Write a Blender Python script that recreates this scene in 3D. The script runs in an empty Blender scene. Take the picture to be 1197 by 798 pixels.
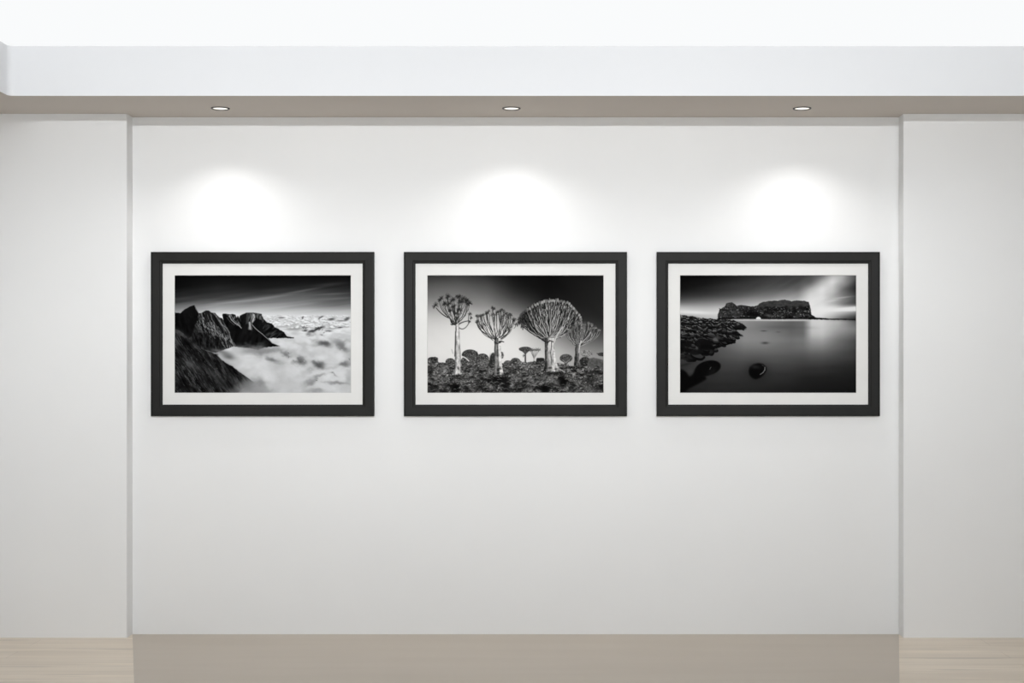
# Gallery wall: three framed black-and-white photographs under three recessed downlights.
import bpy, bmesh, math
import numpy as np

C = bpy.context.scene.collection
CEIL_E, COVE_E = .1, 1.0
WORLD_E = 3.9
EXPOSURE = 0.
SPOT_W, SPOT_DEG, SPOT_BLEND, SPOT_TILT = 29, 143, 1.0, -19
WASH_W, WASH_Y, WASH_SPREAD, WASH_TILT, WASH_X, WASH_S, WASH_ROT = 31.5, -7.0, 45, 13, .25, 6.2, 4
SOFFIT_A, SOFFIT_B = (.585, .54, .495), (.605, .56, .515)  # warm floor bounce and dimness mixed into the soffit colour
FLOOR_A, FLOOR_B, FLOOR_R = (.69, .595, .475), (.77, .67, .545), .3
REFL_A, REFL_B = (.465, .395, .313), (.485, .415, .333)  # floor tone with the recess's reflection painted in
PRINT_K = .84

D = 9.0                       # camera to back wall, metres
EYE = 1.6                     # camera height
VX, VY, PPM = 645.0, 439.0, 188.75     # level and centre line of the view in the photo; photo pixels per metre on the back wall
CAMX = (VX - 598.5) / PPM


def wx(px, y=0.0):
    """World x of a photo column on the plane at depth y."""
    return CAMX + (px - VX) / PPM * (D + y) / D


def wz(py, y=0.0):
    return EYE - (py - VY) / PPM * (D + y) / D


# ---------------------------------------------------------------- helpers
def obj(name, bm, mats, parent=None, smooth=False):
    me = bpy.data.meshes.new(name)
    bmesh.ops.recalc_face_normals(bm, faces=bm.faces)
    bm.to_mesh(me)
    bm.free()
    for m in (mats if isinstance(mats, (list, tuple)) else [mats]):
        me.materials.append(m)
    if smooth:
        for p in me.polygons:
            p.use_smooth = True
    o = bpy.data.objects.new(name, me)
    C.objects.link(o)
    if parent:
        o.parent = parent
    return o


def box(bm, x0, x1, y0, y1, z0, z1):
    v = [bm.verts.new((x, y, z)) for x in (x0, x1) for y in (y0, y1) for z in (z0, z1)]
    for f in ((0, 1, 3, 2), (4, 6, 7, 5), (0, 4, 5, 1), (2, 3, 7, 6), (0, 2, 6, 4), (1, 5, 7, 3)):
        bm.faces.new([v[i] for i in f])


def structure(name, bm, mats, **k):
    o = obj(name, bm, mats, **k)
    o['kind'] = 'structure'
    return o


def thing(name, label, cat, loc, group=None):
    o = bpy.data.objects.new(name, None)
    o.empty_display_size = .1
    C.objects.link(o)
    o.location = loc
    o['label'] = label
    o['category'] = cat
    if group:
        o['group'] = group
    return o


def lin(c):
    return tuple(((x / 255.) / 12.92 if x / 255. <= .04045 else ((x / 255. + .055) / 1.055) ** 2.4) for x in c) + (1.,)


def mat(name, color, rough=.5, spec=.5, metal=0.):
    m = bpy.data.materials.new(name)
    m.use_nodes = True
    b = m.node_tree.nodes['Principled BSDF']
    b.inputs['Base Color'].default_value = color if len(color) == 4 else tuple(color) + (1.,)
    b.inputs['Roughness'].default_value = rough
    b.inputs['Specular IOR Level'].default_value = spec
    b.inputs['Metallic'].default_value = metal
    return m, m.node_tree, b


def mottle(nt, b, c0, c1, scale, vec=(1, 1, 1), detail=4, rough=.55, lo=.35, hi=.65, coord='Object'):
    """Base colour wandering between two tones of the same stuff."""
    tc = nt.nodes.new('ShaderNodeTexCoord')
    mp = nt.nodes.new('ShaderNodeMapping')
    mp.inputs['Scale'].default_value = vec
    nz = nt.nodes.new('ShaderNodeTexNoise')
    nz.inputs['Scale'].default_value = scale
    nz.inputs['Detail'].default_value = detail
    nz.inputs['Roughness'].default_value = rough
    cr = nt.nodes.new('ShaderNodeValToRGB')
    cr.color_ramp.elements[0].position, cr.color_ramp.elements[0].color = lo, tuple(c0[:3]) + (1.,)
    cr.color_ramp.elements[1].position, cr.color_ramp.elements[1].color = hi, tuple(c1[:3]) + (1.,)
    nt.links.new(tc.outputs[coord], mp.inputs['Vector'])
    nt.links.new(mp.outputs['Vector'], nz.inputs['Vector'])
    nt.links.new(nz.outputs['Fac'], cr.inputs['Fac'])
    nt.links.new(cr.outputs['Color'], b.inputs['Base Color'])
    return nz, cr


def bump(nt, b, scale, strength, dist=.001):
    nz = nt.nodes.new('ShaderNodeTexNoise')
    nz.inputs['Scale'].default_value = scale
    bp = nt.nodes.new('ShaderNodeBump')
    bp.inputs['Strength'].default_value = strength
    bp.inputs['Distance'].default_value = dist
    nt.links.new(nz.outputs['Fac'], bp.inputs['Height'])
    nt.links.new(bp.outputs['Normal'], b.inputs['Normal'])


# ---------------------------------------------------------------- materials
m_wall, nt, b = mat('white_wall_paint', (.8, .8, .8), .75, .2)
mottle(nt, b, (.800, .803, .806), (.815, .818, .820), 1.3)
bump(nt, b, 320, .05)
m_soffit, nt, b = mat('shaded_soffit_paint', (.8, .8, .8), .8, .1)
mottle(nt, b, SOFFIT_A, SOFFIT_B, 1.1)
m_fascia, nt, b = mat('fascia_paint', (.8, .8, .8), .7, .2)
mottle(nt, b, (.77, .78, .80), (.78, .79, .81), .9)

# tray ceiling: emission stands in for cove light falling on it
def glow_material(name, strength):
    m = bpy.data.materials.new(name)
    m.use_nodes = True
    nt = m.node_tree
    nt.nodes.clear()
    em = nt.nodes.new('ShaderNodeEmission')
    em.inputs['Strength'].default_value = strength
    nz = nt.nodes.new('ShaderNodeTexNoise')
    nz.inputs['Scale'].default_value = .6
    cr = nt.nodes.new('ShaderNodeValToRGB')
    cr.color_ramp.elements[0].color = (.945, .96, .965, 1)
    cr.color_ramp.elements[1].color = (.96, .97, .98, 1)
    nt.links.new(nz.outputs['Fac'], cr.inputs['Fac'])
    nt.links.new(cr.outputs['Color'], em.inputs['Color'])
    nt.links.new(em.outputs[0], nt.nodes.new('ShaderNodeOutputMaterial').inputs['Surface'])
    return m


m_cove = glow_material('painted_cove_glow', COVE_E)
m_lit = glow_material('painted_ceiling_glow', CEIL_E)

m_black, nt, b = mat('black_frame_lacquer', (.03, .03, .028), .5, .18)
mottle(nt, b, (.0072, .0070, .0062), (.0088, .0086, .0077), 14, (1, 1, 1))
m_mat, nt, b = mat('mount_board', (.8, .8, .78), .9, .05)
mottle(nt, b, (.71, .708, .695), (.725, .723, .71), 9)
m_bevel, nt, b = mat('mount_board_core', (.86, .86, .85), .9, .05)
mottle(nt, b, (.60, .60, .59), (.64, .64, .63), 30)
m_board, nt, b = mat('backing_board', (.25, .2, .15), .9, .1)
mottle(nt, b, (.22, .17, .12), (.28, .22, .16), 20)

m_print = bpy.data.materials.new('photographic_paper')
m_print.use_nodes = True
nt = m_print.node_tree
b = nt.nodes['Principled BSDF']
b.inputs['Roughness'].default_value = .85
b.inputs['Specular IOR Level'].default_value = .02
at = nt.nodes.new('ShaderNodeAttribute')
at.attribute_name = 'print'
nt.links.new(at.outputs['Color'], b.inputs['Base Color'])

m_ring, nt, b = mat('dark_downlight_rim', (.02, .02, .02), .45, .4)
mottle(nt, b, (.018, .017, .016), (.028, .027, .026), 40)
m_lens = bpy.data.materials.new('lit_downlight_lens')
m_lens.use_nodes = True
nt = m_lens.node_tree
nt.nodes.clear()
em = nt.nodes.new('ShaderNodeEmission')
em.inputs['Color'].default_value = (1, .96, .87, 1)
em.inputs['Strength'].default_value = 1.25
nt.links.new(em.outputs[0], nt.nodes.new('ShaderNodeOutputMaterial').inputs['Surface'])


def floor_material(name, a, c, streak, rough):
    """Pale timber: boards laid along x, fine grain, a few darker streaks."""
    m, nt, b = mat(name, (.5, .45, .38), rough, .5)
    L = nt.links.new
    tc = nt.nodes.new('ShaderNodeTexCoord')

    def noise(vec, scale, detail, seed):
        mp = nt.nodes.new('ShaderNodeMapping')
        mp.inputs['Scale'].default_value = vec
        mp.inputs['Location'].default_value = (seed, seed * .7, 0)
        n = nt.nodes.new('ShaderNodeTexNoise')
        n.inputs['Scale'].default_value = scale
        n.inputs['Detail'].default_value = detail
        L(tc.outputs['Object'], mp.inputs['Vector'])
        L(mp.outputs['Vector'], n.inputs['Vector'])
        return n.outputs['Fac']

    def mixc(fac, A, B):
        n = nt.nodes.new('ShaderNodeMix')
        n.data_type = 'RGBA'
        L(fac, n.inputs['Factor'])
        for s, v in ((n.inputs[6], A), (n.inputs[7], B)):
            if isinstance(v, tuple):
                s.default_value = v + (1.,)
            else:
                L(v, s)
        return n.outputs[2]

    def ramp(fac, lo, hi, k):
        n = nt.nodes.new('ShaderNodeMapRange')
        L(fac, n.inputs[0])
        n.inputs[1].default_value, n.inputs[2].default_value = lo, hi
        n.inputs[3].default_value, n.inputs[4].default_value = 0, k
        return n.outputs[0]

    col = mixc(ramp(noise((.35, 2.6, 1), 2.2, 3, 3.1), .38, .62, 1), a, c)
    if streak:
        col = mixc(ramp(noise((.55, 9, 1), 1.9, 2, 9.4), .60, .68, .55), col, tuple(x * .62 for x in a))
        col = mixc(ramp(noise((.5, 8, 1), 1.7, 2, 21.3), .60, .70, .5), col, tuple(min(1, x * 1.22) for x in c))
        br = nt.nodes.new('ShaderNodeTexBrick')
        br.inputs['Scale'].default_value = 1
        br.inputs['Brick Width'].default_value = 1.9
        br.inputs['Row Height'].default_value = .19
        br.inputs['Mortar Size'].default_value = .0022
        br.inputs['Mortar Smooth'].default_value = .6
        br.inputs['Color1'].default_value = (1, 1, 1, 1)
        br.inputs['Color2'].default_value = (.965, .955, .945, 1)
        br.inputs['Mortar'].default_value = (.72, .68, .64, 1)
        L(tc.outputs['Object'], br.inputs['Vector'])
        mu = nt.nodes.new('ShaderNodeMix')
        mu.data_type, mu.blend_type = 'RGBA', 'MULTIPLY'
        mu.inputs['Factor'].default_value = 1
        L(col, mu.inputs[6])
        L(br.outputs['Color'], mu.inputs[7])
        col = mu.outputs[2]
    L(col, b.inputs['Base Color'])
    return m


m_floor = floor_material('pale_timber_boards', FLOOR_A, FLOOR_B, True, FLOOR_R)
m_refl = floor_material('timber_recess_reflection', REFL_A, REFL_B, False, FLOOR_R)

# ---------------------------------------------------------------- the room
XL, XR = wx(154.8), wx(1050.7)          # the recess
PY = -.12                                # front of the side panels
H = wz(137)                              # underside of the soffit
Z0 = wz(741)                             # floor
RX0, RX1, RY = -3.35, 4.1, -10.2          # how far the room goes
SY = -.688                               # front edge of the soffit
TX0, TX1 = wx(10, SY), 3.6               # the ceiling tray
TY = -9.2
ZF = wz(54, SY)                          # top of the fascia
ZC = 4.0                                 # raised, lit middle of the ceiling
CY = -2.2                                # sloping up to here

bm = bmesh.new()
box(bm, RX0, RX1, 0, .15, Z0 - .1, ZC)
structure('wall_back', bm, m_wall)


def panel(name, x0, x1):
    bm = bmesh.new()
    box(bm, x0, x1, PY, 0.0, Z0, H)
    bmesh.ops.bevel(bm, geom=[e for e in bm.edges if abs((e.verts[0].co - e.verts[1].co).z) > 1 and e.verts[0].co.y < -.05], offset=.003, segments=2, affect='EDGES')
    structure(name, bm, m_wall)


panel('wall_left', RX0, XL)
panel('wall_right', XR, RX1)
for name, x0, x1 in (('wall_west', RX0 - .15, RX0), ('wall_east', RX1, RX1 + .15)):
    bm = bmesh.new()
    box(bm, x0, x1, RY - .15, .15, Z0 - .1, ZC)
    structure(name, bm, m_wall)
bm = bmesh.new()                          # behind the camera: unseen wall, wide opening added to let fill light in
box(bm, RX0, RX0 + .25, RY - .15, RY, Z0 - .1, ZC)
box(bm, RX1 - .25, RX1, RY - .15, RY, Z0 - .1, ZC)
box(bm, RX0 + .25, RX1 - .25, RY - .15, RY, Z0 - .1, Z0 + .3)
box(bm, RX0 + .25, RX1 - .25, RY - .15, RY, H - .1, ZC)
structure('wall_front', bm, m_wall)

# floor: boards, with the recess's reflection painted as a darker, smoother tapering zone
bm = bmesh.new()
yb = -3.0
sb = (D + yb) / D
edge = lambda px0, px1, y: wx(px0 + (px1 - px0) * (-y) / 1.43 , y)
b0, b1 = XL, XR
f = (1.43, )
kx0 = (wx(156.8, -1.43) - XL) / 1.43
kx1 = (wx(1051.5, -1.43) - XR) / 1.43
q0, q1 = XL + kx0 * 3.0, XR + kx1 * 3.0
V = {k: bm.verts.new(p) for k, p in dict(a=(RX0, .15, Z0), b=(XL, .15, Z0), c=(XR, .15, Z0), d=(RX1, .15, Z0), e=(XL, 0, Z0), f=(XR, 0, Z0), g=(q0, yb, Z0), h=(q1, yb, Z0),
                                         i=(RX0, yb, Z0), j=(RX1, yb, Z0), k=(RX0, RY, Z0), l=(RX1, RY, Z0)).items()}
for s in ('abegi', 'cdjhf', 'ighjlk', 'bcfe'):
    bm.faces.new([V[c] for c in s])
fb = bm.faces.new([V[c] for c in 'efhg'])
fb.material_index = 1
structure('floor', bm, [m_floor, m_refl])

# dropped ceiling round the tray: one ring, open in the middle, rounded inner corners
bm = bmesh.new()
R = .035


def ringpts():
    pts = []
    for cx, cy, a0 in ((TX0 + R, SY - R, 180), (TX1 - R, SY - R, 90), (TX1 - R, TY + R, 0), (TX0 + R, TY + R, -90)):
        for k in range(7):
            a = math.radians(a0 - 15 * k)
            pts.append((cx + R * math.cos(a), cy + R * math.sin(a)))
    return pts


inner = ringpts()


def outer_of(p):
    return p


def ring(z):
    iv = [bm.verts.new((x, y, z)) for x, y in inner]
    ov = [bm.verts.new(p + (z,)) for p in ((RX0, 0.0), (RX1, 0.0), (RX1, RY), (RX0, RY))]
    return iv, ov


lo, hi = ring(H), ring(ZF)
n = len(inner)
for iv, ov in (lo, hi):
    for c in range(4):                      # each corner fan and each side strip
        seg = iv[c * 7:(c + 1) * 7]
        for k in range(6):
            bm.faces.new((ov[c], seg[k], seg[k + 1]))
        bm.faces.new((ov[c], seg[6], iv[((c + 1) * 7) % n], ov[(c + 1) % 4]))
for k in range(n):
    fa = bm.faces.new((lo[0][k], lo[0][(k + 1) % n], hi[0][(k + 1) % n], hi[0][k]))
    fa.material_index = 1
for k in range(4):
    bm.faces.new((lo[1][k], lo[1][(k + 1) % 4], hi[1][(k + 1) % 4], hi[1][k]))
structure('ceiling_soffit', bm, [m_soffit, m_fascia])

bm = bmesh.new()
for prof in (((0, ZF), (SY, ZF), (CY, ZC), (RY, ZC)),):
    for (ya, za), (yb_, zb) in zip(prof, prof[1:]):
        for za_, zb_, flip in ((za, zb, False), (za + .05, zb + .05, True)):
            fc = bm.faces.new([bm.verts.new(p) for p in ((RX0, ya, za_), (RX1, ya, za_), (RX1, yb_, zb_), (RX0, yb_, zb_))])
            fc.material_index = 0 if ya > CY else 1
bmesh.ops.remove_doubles(bm, verts=bm.verts, dist=1e-4)
structure('ceiling', bm, [m_cove, m_lit])

# ---------------------------------------------------------------- prints (drawn in code, one colour per grid point)
PW, PH = 206.0, 137.2           # print size in drawing units
SS = 4                          # drawing cells per unit
GW, GH = 824, 549


class Print:
    """A small greyscale drawing surface; all positions in drawing units, values 0..255."""

    def __init__(self, seed):
        self.r = np.random.RandomState(seed)
        self.a = np.zeros((GH, GW), np.float64)
        self.wu = self.wv = 0.
        self.U, self.V = np.meshgrid((np.arange(GW) + .5) / SS, (np.arange(GH) + .5) / SS)

    # --- tools
    def grid(self, us, vs, rows):
        """Smooth field through a coarse table; rows[i] lists the values at us[i] for every v."""
        t = np.array(rows, float)
        ys = self.V[:, 0]
        cols = np.array([np.interp(ys, vs, c) for c in t])            # len(us) x GH
        out = np.empty((GH, GW))
        xs = self.U[0]
        for j in range(GH):
            out[j] = np.interp(xs, us, cols[:, j])
        return out

    def blur(self, m, s):
        k = max(1, int(s * SS * 2.5))
        w = np.exp(-.5 * (np.arange(-k, k + 1) / (s * SS)) ** 2)
        w /= w.sum()
        p = np.pad(m, ((k, k), (0, 0)), mode='edge')
        o = np.zeros_like(m)
        for i, x in enumerate(w):
            o += x * p[i:i + GH]
        p = np.pad(o, ((0, 0), (k, k)), mode='edge')
        q = np.zeros_like(m)
        for i, x in enumerate(w):
            q += x * p[:, i:i + GW]
        return q

    def noise(self, su, sv, ang=0., oct=3, gain=.5):
        """Fractal value noise about 0 (roughly -1..1); su, sv: feature size along and across the angle."""
        c, s = math.cos(ang), math.sin(ang)
        X = (self.U * c + self.V * s) / su + 200
        Y = (-self.U * s + self.V * c) / sv + 200
        o, amp, tot = 0., 1., 0.
        for k in range(oct):
            n = self.r.rand(256, 256) * 2 - 1
            xi, yi = np.floor(X).astype(int), np.floor(Y).astype(int)
            fx, fy = X - xi, Y - yi
            fx, fy = fx * fx * (3 - 2 * fx), fy * fy * (3 - 2 * fy)
            g = lambda a, b: n[(yi + b) % 256, (xi + a) % 256]
            o = o + amp * ((g(0, 0) * (1 - fx) + g(1, 0) * fx) * (1 - fy) + (g(0, 1) * (1 - fx) + g(1, 1) * fx) * fy)
            tot += amp
            amp *= gain
            X, Y = X * 2.03 + 17, Y * 2.03 + 31
        return o / tot * 1.6

    def poly(self, pts, soft=0., rough=0.):
        """Coverage mask of a polygon."""
        U, V = self.U, self.V
        if rough:
            U = U + self.noise(2.5, 2.5) * rough
            V = V + self.noise(2.5, 2.5) * rough
        m = np.zeros((GH, GW), bool)
        n = len(pts)
        for i in range(n):
            (x0, y0), (x1, y1) = pts[i], pts[(i + 1) % n]
            if y0 == y1:
                continue
            m ^= ((y0 > V) != (y1 > V)) & (U < (x1 - x0) * (V - y0) / (y1 - y0) + x0)
        m = m.astype(float)
        return self.blur(m, soft) if soft else m

    def mix(self, mask, val):
        self.a = self.a * (1 - mask) + val * mask

    def blob(self, u, v, ru, rv, val, k=1., ang=0., p=2.):
        """Soft smudge."""
        c, s = math.cos(ang), math.sin(ang)
        X, Y = self.U + self.wu - u, self.V + self.wv - v
        d = ((X * c + Y * s) / ru) ** 2 + ((-X * s + Y * c) / rv) ** 2
        self.mix(k * np.exp(-d ** (p / 2)), val)

    def window(self, u0, v0, u1, v1):
        return (max(0, int(u0 * SS)), min(GW, int(u1 * SS) + 2), max(0, int(v0 * SS)), min(GH, int(v1 * SS) + 2))

    def ell(self, u, v, ru, rv, val, ang=0., k=1., edge=.35):
        """Ellipse with a crisp rim."""
        R = max(ru, rv) + 1
        a, b, c, d = self.window(u - R, v - R, u + R, v + R)
        if a >= b or c >= d:
            return
        X, Y = self.U[c:d, a:b] - u, self.V[c:d, a:b] - v
        cs, sn = math.cos(ang), math.sin(ang)
        q = np.sqrt(((X * cs + Y * sn) / ru) ** 2 + ((-X * sn + Y * cs) / rv) ** 2)
        m = np.clip((1 - q) * min(ru, rv) / edge + .5, 0, 1) * k
        self.a[c:d, a:b] = self.a[c:d, a:b] * (1 - m) + val * m

    def line(self, pts, w0, w1, val, k=1., side=None, sval=0):
        """Tapered stroke through points; with side, a second tone runs along that side (-1 left, 1 right)."""
        n = len(pts) - 1
        for i in range(n):
            (x0, y0), (x1, y1) = pts[i], pts[i + 1]
            wa = w0 + (w1 - w0) * i / n
            wb = w0 + (w1 - w0) * (i + 1) / n
            R = max(wa, wb) + .6
            a, b, c, d = self.window(min(x0, x1) - R, min(y0, y1) - R, max(x0, x1) + R, max(y0, y1) + R)
            if a >= b or c >= d:
                continue
            X, Y = self.U[c:d, a:b], self.V[c:d, a:b]
            dx, dy = x1 - x0, y1 - y0
            t = np.clip(((X - x0) * dx + (Y - y0) * dy) / (dx * dx + dy * dy + 1e-9), 0, 1)
            ox = X - x0 - t * dx
            q = np.hypot(ox, Y - y0 - t * dy)
            w = (wa + (wb - wa) * t) / 2
            m = np.clip((w - q) * SS * .6 + .5, 0, 1) * k
            vv = val
            if side:
                vv = np.where(ox * side > w * .1, sval, val)
            self.a[c:d, a:b] = self.a[c:d, a:b] * (1 - m) + vv * m

    def curve(self, p0, p1, p2, n=7):
        return [((1 - t) ** 2 * p0[0] + 2 * t * (1 - t) * p1[0] + t * t * p2[0],
                 (1 - t) ** 2 * p0[1] + 2 * t * (1 - t) * p1[1] + t * t * p2[1]) for t in [i / n for i in range(n + 1)]]

    def star(self, u, v, r, val, n=9, w=.55, k=1.):
        """A rosette of pointed leaves, fuller above than below."""
        for i in range(n):
            an = -2 * math.pi * (i + self.r.rand() * .7) / n
            if .6 < an + 2 * math.pi < 2.5:
                an = -an * .5
            L = r * (.7 + .5 * self.r.rand())
            self.line([(u, v), (u + math.cos(an) * L, v + math.sin(an) * L)], w, w * .5, val * (.7 + .6 * self.r.rand()), k)

    def frame_edge(self):
        """Print border: the outermost hair of the paper is dark."""
        e = np.minimum(np.minimum(self.U, PW - self.U), np.minimum(self.V, PH - self.V))
        return e

    def done(self, tint=(1, 1, 1)):
        a = np.clip(self.a, 3, 252)
        a = a[:548].reshape(274, 2, 412, 2).mean(axis=(1, 3)) / 255.
        lin = np.where(a <= .04045, a / 12.92, ((a + .055) / 1.055) ** 2.4)
        return lin[..., None] * np.array(tint)


def print_mountains():
    P = Print(11)
    U, V = P.U, P.V
    # sky
    P.a = P.grid([0, 20, 50, 100, 150, 206], [0, 8, 14, 20, 26, 31, 36, 40, 44, 47],
                 [[6, 8, 13, 26, 40, 62, 95, 130, 165, 180],
                  [8, 12, 20, 32, 50, 80, 120, 155, 190, 205],
                  [8, 22, 34, 42, 62, 112, 150, 185, 222, 235],
                  [8, 18, 26, 44, 98, 128, 158, 190, 215, 228],
                  [12, 20, 34, 72, 102, 122, 150, 182, 208, 222],
                  [10, 18, 34, 56, 84, 100, 128, 165, 195, 212]])
    P.a += P.noise(60, 4, -.13, 3) * np.clip((V - 4) / 30, 0, 1) * 14 * np.clip((46 - V) / 10, 0, 1)
    P.blob(74, 30.8, 28, 1.1, 158, .7, -.1)
    P.blob(110, 26.0, 32, 1.3, 150, .5, -.13)
    P.blob(145, 19, 26, 1.3, 120, .55, -.18)
    P.blob(180, 11, 22, 2, 70, .5, -.1)
    P.blob(182, 22, 20, 1.1, 118, .5, -.05)
    P.blob(185, 27.5, 20, 1.1, 122, .5, -.05)
    P.blob(120, 31, 40, 1.2, 108, .4, -.07)
    # cloud sea
    cl = 214 + P.noise(34, 14, .1, 4) * 22
    near = np.clip((V - 60) / 40, 0, 1)
    cl = cl * near + (222 + P.noise(10, 3, 0, 3) * 26) * (1 - near)
    top = 46.5 + P.noise(6, 30, 0, 2) * .7
    P.mix(np.clip((V - top) * 1.5, 0, 1), cl)
    # far bumpy cloud tops with crisp shaded sides
    r = P.r
    for i in range(230):
        v = 47 + r.rand() ** 1.5 * 15
        u = 100 + r.rand() * 106
        s = .5 + (v - 46) * .06
        P.ell(u, v, s * (1 + r.rand() * 2.2), s * (.5 + .5 * r.rand()), 150 + 40 * r.rand(), 0, .55)
        P.ell(u + .5, v - s * .8, s * (1 + r.rand()), s * .6, 246, 0, .8)
    for u, v, a, b, val, an in [(125, 49.4, 4, .8, 95, 0), (149.5, 49.5, 1, 1.8, 80, .5), (171, 48.8, 3.2, .8, 80, -.5),
                                (168.8, 50, .8, 1.4, 110, .4), (183, 51.2, 4.2, 1.4, 88, -.15), (201, 51, 4, 1.9, 90, -.5),
                                (194, 53, 5, .9, 130, 0), (167, 62.2, 8.5, 1.5, 45, -.36), (160, 65.5, 4.5, 2, 62, -.2),
                                (152.5, 64.3, 3.6, 1.3, 80, 0), (179.5, 65, 4, .8, 78, 0), (193, 60.6, 3.4, .7, 70, 0),
                                (159, 69, 5, 2.2, 84, 0), (152, 61, 4, 1, 120, 0), (138, 63, 9, 1.2, 165, 0), (128, 60, 10, 1, 190, 0),
                                (172, 69.5, 2.5, .8, 140, .3)]:
        P.blob(u, v, a, b, val, .95, an, 3)
    for i in range(26):
        u, v = 150 + r.rand() * 30, 58 + r.rand() * 13
        P.ell(u, v, .6 + r.rand(), .4, 225 if r.rand() > .45 else 85, -.3, .8)
    # billows, far to near: shaded skirt, bright crown
    P.wu, P.wv = P.noise(9, 6, 0, 3) * 2.6, P.noise(8, 6, 0, 3) * 2.2
    for i in range(170):
        v = 68 + 70 * (i + r.rand() * 6) / 176
        u = 60 + r.rand() * 150
        s = (2.6 + (v - 66) * .085) * (.7 + .8 * r.rand())
        P.blob(u + r.randn() * s * .3, v + s * .85, s * 1.5, s * .65, 136 + 30 * r.rand(), .5, r.randn() * .3, 3)
        P.blob(u, v, s * 1.35, s * .85, 196 + 36 * r.rand(), .7, r.randn() * .25, 3)
    # soft shaded troughs between the near clouds
    for u, v, a, b, val, k, an in [
            (174, 80.5, 9, 4.2, 84, .92, .08), (196, 82.5, 9, 4, 118, .85, .5), (188, 76, 10, 3, 165, .6, .3),
            (148, 98, 4.5, 6, 96, .9, .5), (141, 101.5, 5, 2.6, 110, .7, -.2), (168, 103.5, 7.5, 3.8, 84, .9, .45), (163, 100, 3, 2, 120, .6, 0),
            (198, 103.5, 7, 3, 118, .9, -.15), (205, 97, 5, 8, 165, .6, 0), (113, 97.5, 7.5, 3.8, 108, .85, .45), (120, 101.5, 7, 2, 150, .6, 0),
            (129, 90.5, 8.5, 2.8, 112, .75, .45), (110, 86.5, 13, 3.6, 140, .85, -.05), (99, 90, 5, 3.4, 120, .6, -.4),
            (157, 124.5, 8, 4.6, 140, .85, -.6), (188, 125.3, 14, 1.8, 142, .8, 0), (202, 120, 5, 8, 165, .6, .2),
            (100, 126, 9, 7, 128, .85, .5), (118, 122, 13, 15, 204, .7, 0), (168, 116.5, 9, 1.6, 150, .7, -.1), (186, 116, 6, 1.2, 150, .7, .35),
            (164, 120, 2, 4, 140, .6, .1), (182, 108.5, 10, 1.2, 170, .6, 0), (124, 107, 9, 6, 190, .7, .4), (168, 134, 15, 2.6, 150, .75, -.05),
            (136, 126, 14, 10, 195, .6, 0), (104, 134, 15, 3, 160, .7, 0), (152, 88, 4, 6, 190, .7, .4)]:
        P.blob(u, v, a, b, val, k, an, 2.6)
    for u, v, a, b, k in [(86, 100, 9, 12, .8), (99, 109, 12, 9, .75), (130, 80, 16, 5, .8), (141, 110, 11, 8, .65), (186, 91, 14, 5, .7),
                          (182, 133, 14, 5.2, .9), (146, 75, 14, 3, .6), (110, 117, 9, 7, .6), (155, 93, 9, 5, .5), (176, 96, 8, 4, .6), (190, 112, 12, 3.4, .5)]:
        P.blob(u, v, a, b, 226, k, .3, 2.6)
    P.wu = P.wv = 0.
    P.a += P.noise(9, 6, .2, 3) * 7 * np.clip((V - 72) / 8, 0, 1)
    for i in range(90):
        u, v = 120 + r.rand() * 84, 86 + r.rand() * 38
        L = P.a[min(GH - 1, int(v * SS)), min(GW - 1, int(u * SS))]
        if L < 185:
            P.ell(u, v, .5 + r.rand() * .9, .4, 225 if r.rand() > .5 else 80, r.rand() * 2, .55)
    # far ridge and tableland
    rid = [(100, 45), (103.5, 50.3), (108, 55.3), (112.5, 55.8), (116, 59.4), (122.5, 63), (128, 66.6), (131, 70.5), (140, 72.8), (139, 73.6), (128, 73), (110, 73.2), (95, 73), (88, 45)]
    m = P.poly(rid, .18, .5)
    P.mix(m, np.clip(30 + P.noise(2, 6, .9, 3) * 40, 8, 130))
    blk = [(55.5, 46), (56.5, 44.8), (60, 44.8), (64, 45.5), (68, 45.2), (71, 46), (72.3, 50), (74, 47), (75.3, 50.2), (76.4, 46.8), (79.8, 45.2), (84.3, 43.6),
           (92, 43.5), (98, 44.8), (101.6, 45.2), (102.5, 56), (104, 68.5), (109, 73), (114, 78.8), (122.8, 82.2), (116, 83), (105, 84), (98, 87), (88, 85),
           (77, 84), (70, 83), (60, 66)]
    P.mix(P.poly(blk, .15, .25), np.clip(13 + P.noise(3, 9, .3, 3) * 10, 4, 60))
    q = P.poly([(60, 45), (71, 46), (79, 61), (72, 58), (66, 52)], .3, .5)
    P.mix(q, np.clip(52 + P.noise(1.3, 6, .55, 3) * 60, 10, 150))
    P.line([(64, 47), (66.5, 52), (71, 56), (75.3, 58.4), (78, 61.5)], .9, .9, 165)
    P.line([(66, 46.5), (69, 52), (74, 56.5)], .7, .5, 125)
    P.line([(61, 49), (65, 54), (70, 58)], .5, .5, 90)
    P.line([(76, 49), (77.5, 54)], .9, .4, 60)
    q = P.poly([(84.5, 44.5), (95, 44.2), (94, 52), (90.5, 57), (90, 64), (86, 63), (85, 54)], .35, .5)
    P.mix(q, np.clip(105 + P.noise(1.1, 7, .2, 3) * 85, 20, 215))
    P.mix(P.poly([(84, 44.5), (86.5, 44.3), (86, 55), (83, 58)], .3), 55)
    P.line([(92.6, 46), (93, 49), (91, 54)], 1.5, .8, 200)
    P.line([(87.5, 55), (88.5, 62.5)], 1.8, 1.6, 165)
    q = P.poly([(95, 44.2), (101.6, 45.3), (102.5, 53), (96, 50)], .3, .5)
    P.mix(q, np.clip(62 + P.noise(1.3, 4, .2, 3) * 50, 14, 140))
    P.line([(90.6, 57.5), (94, 61.5), (98, 65), (102.4, 68.3), (105.3, 71), (110, 75), (114, 78.9), (122, 82.1)], .95, .6, 140)
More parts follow.
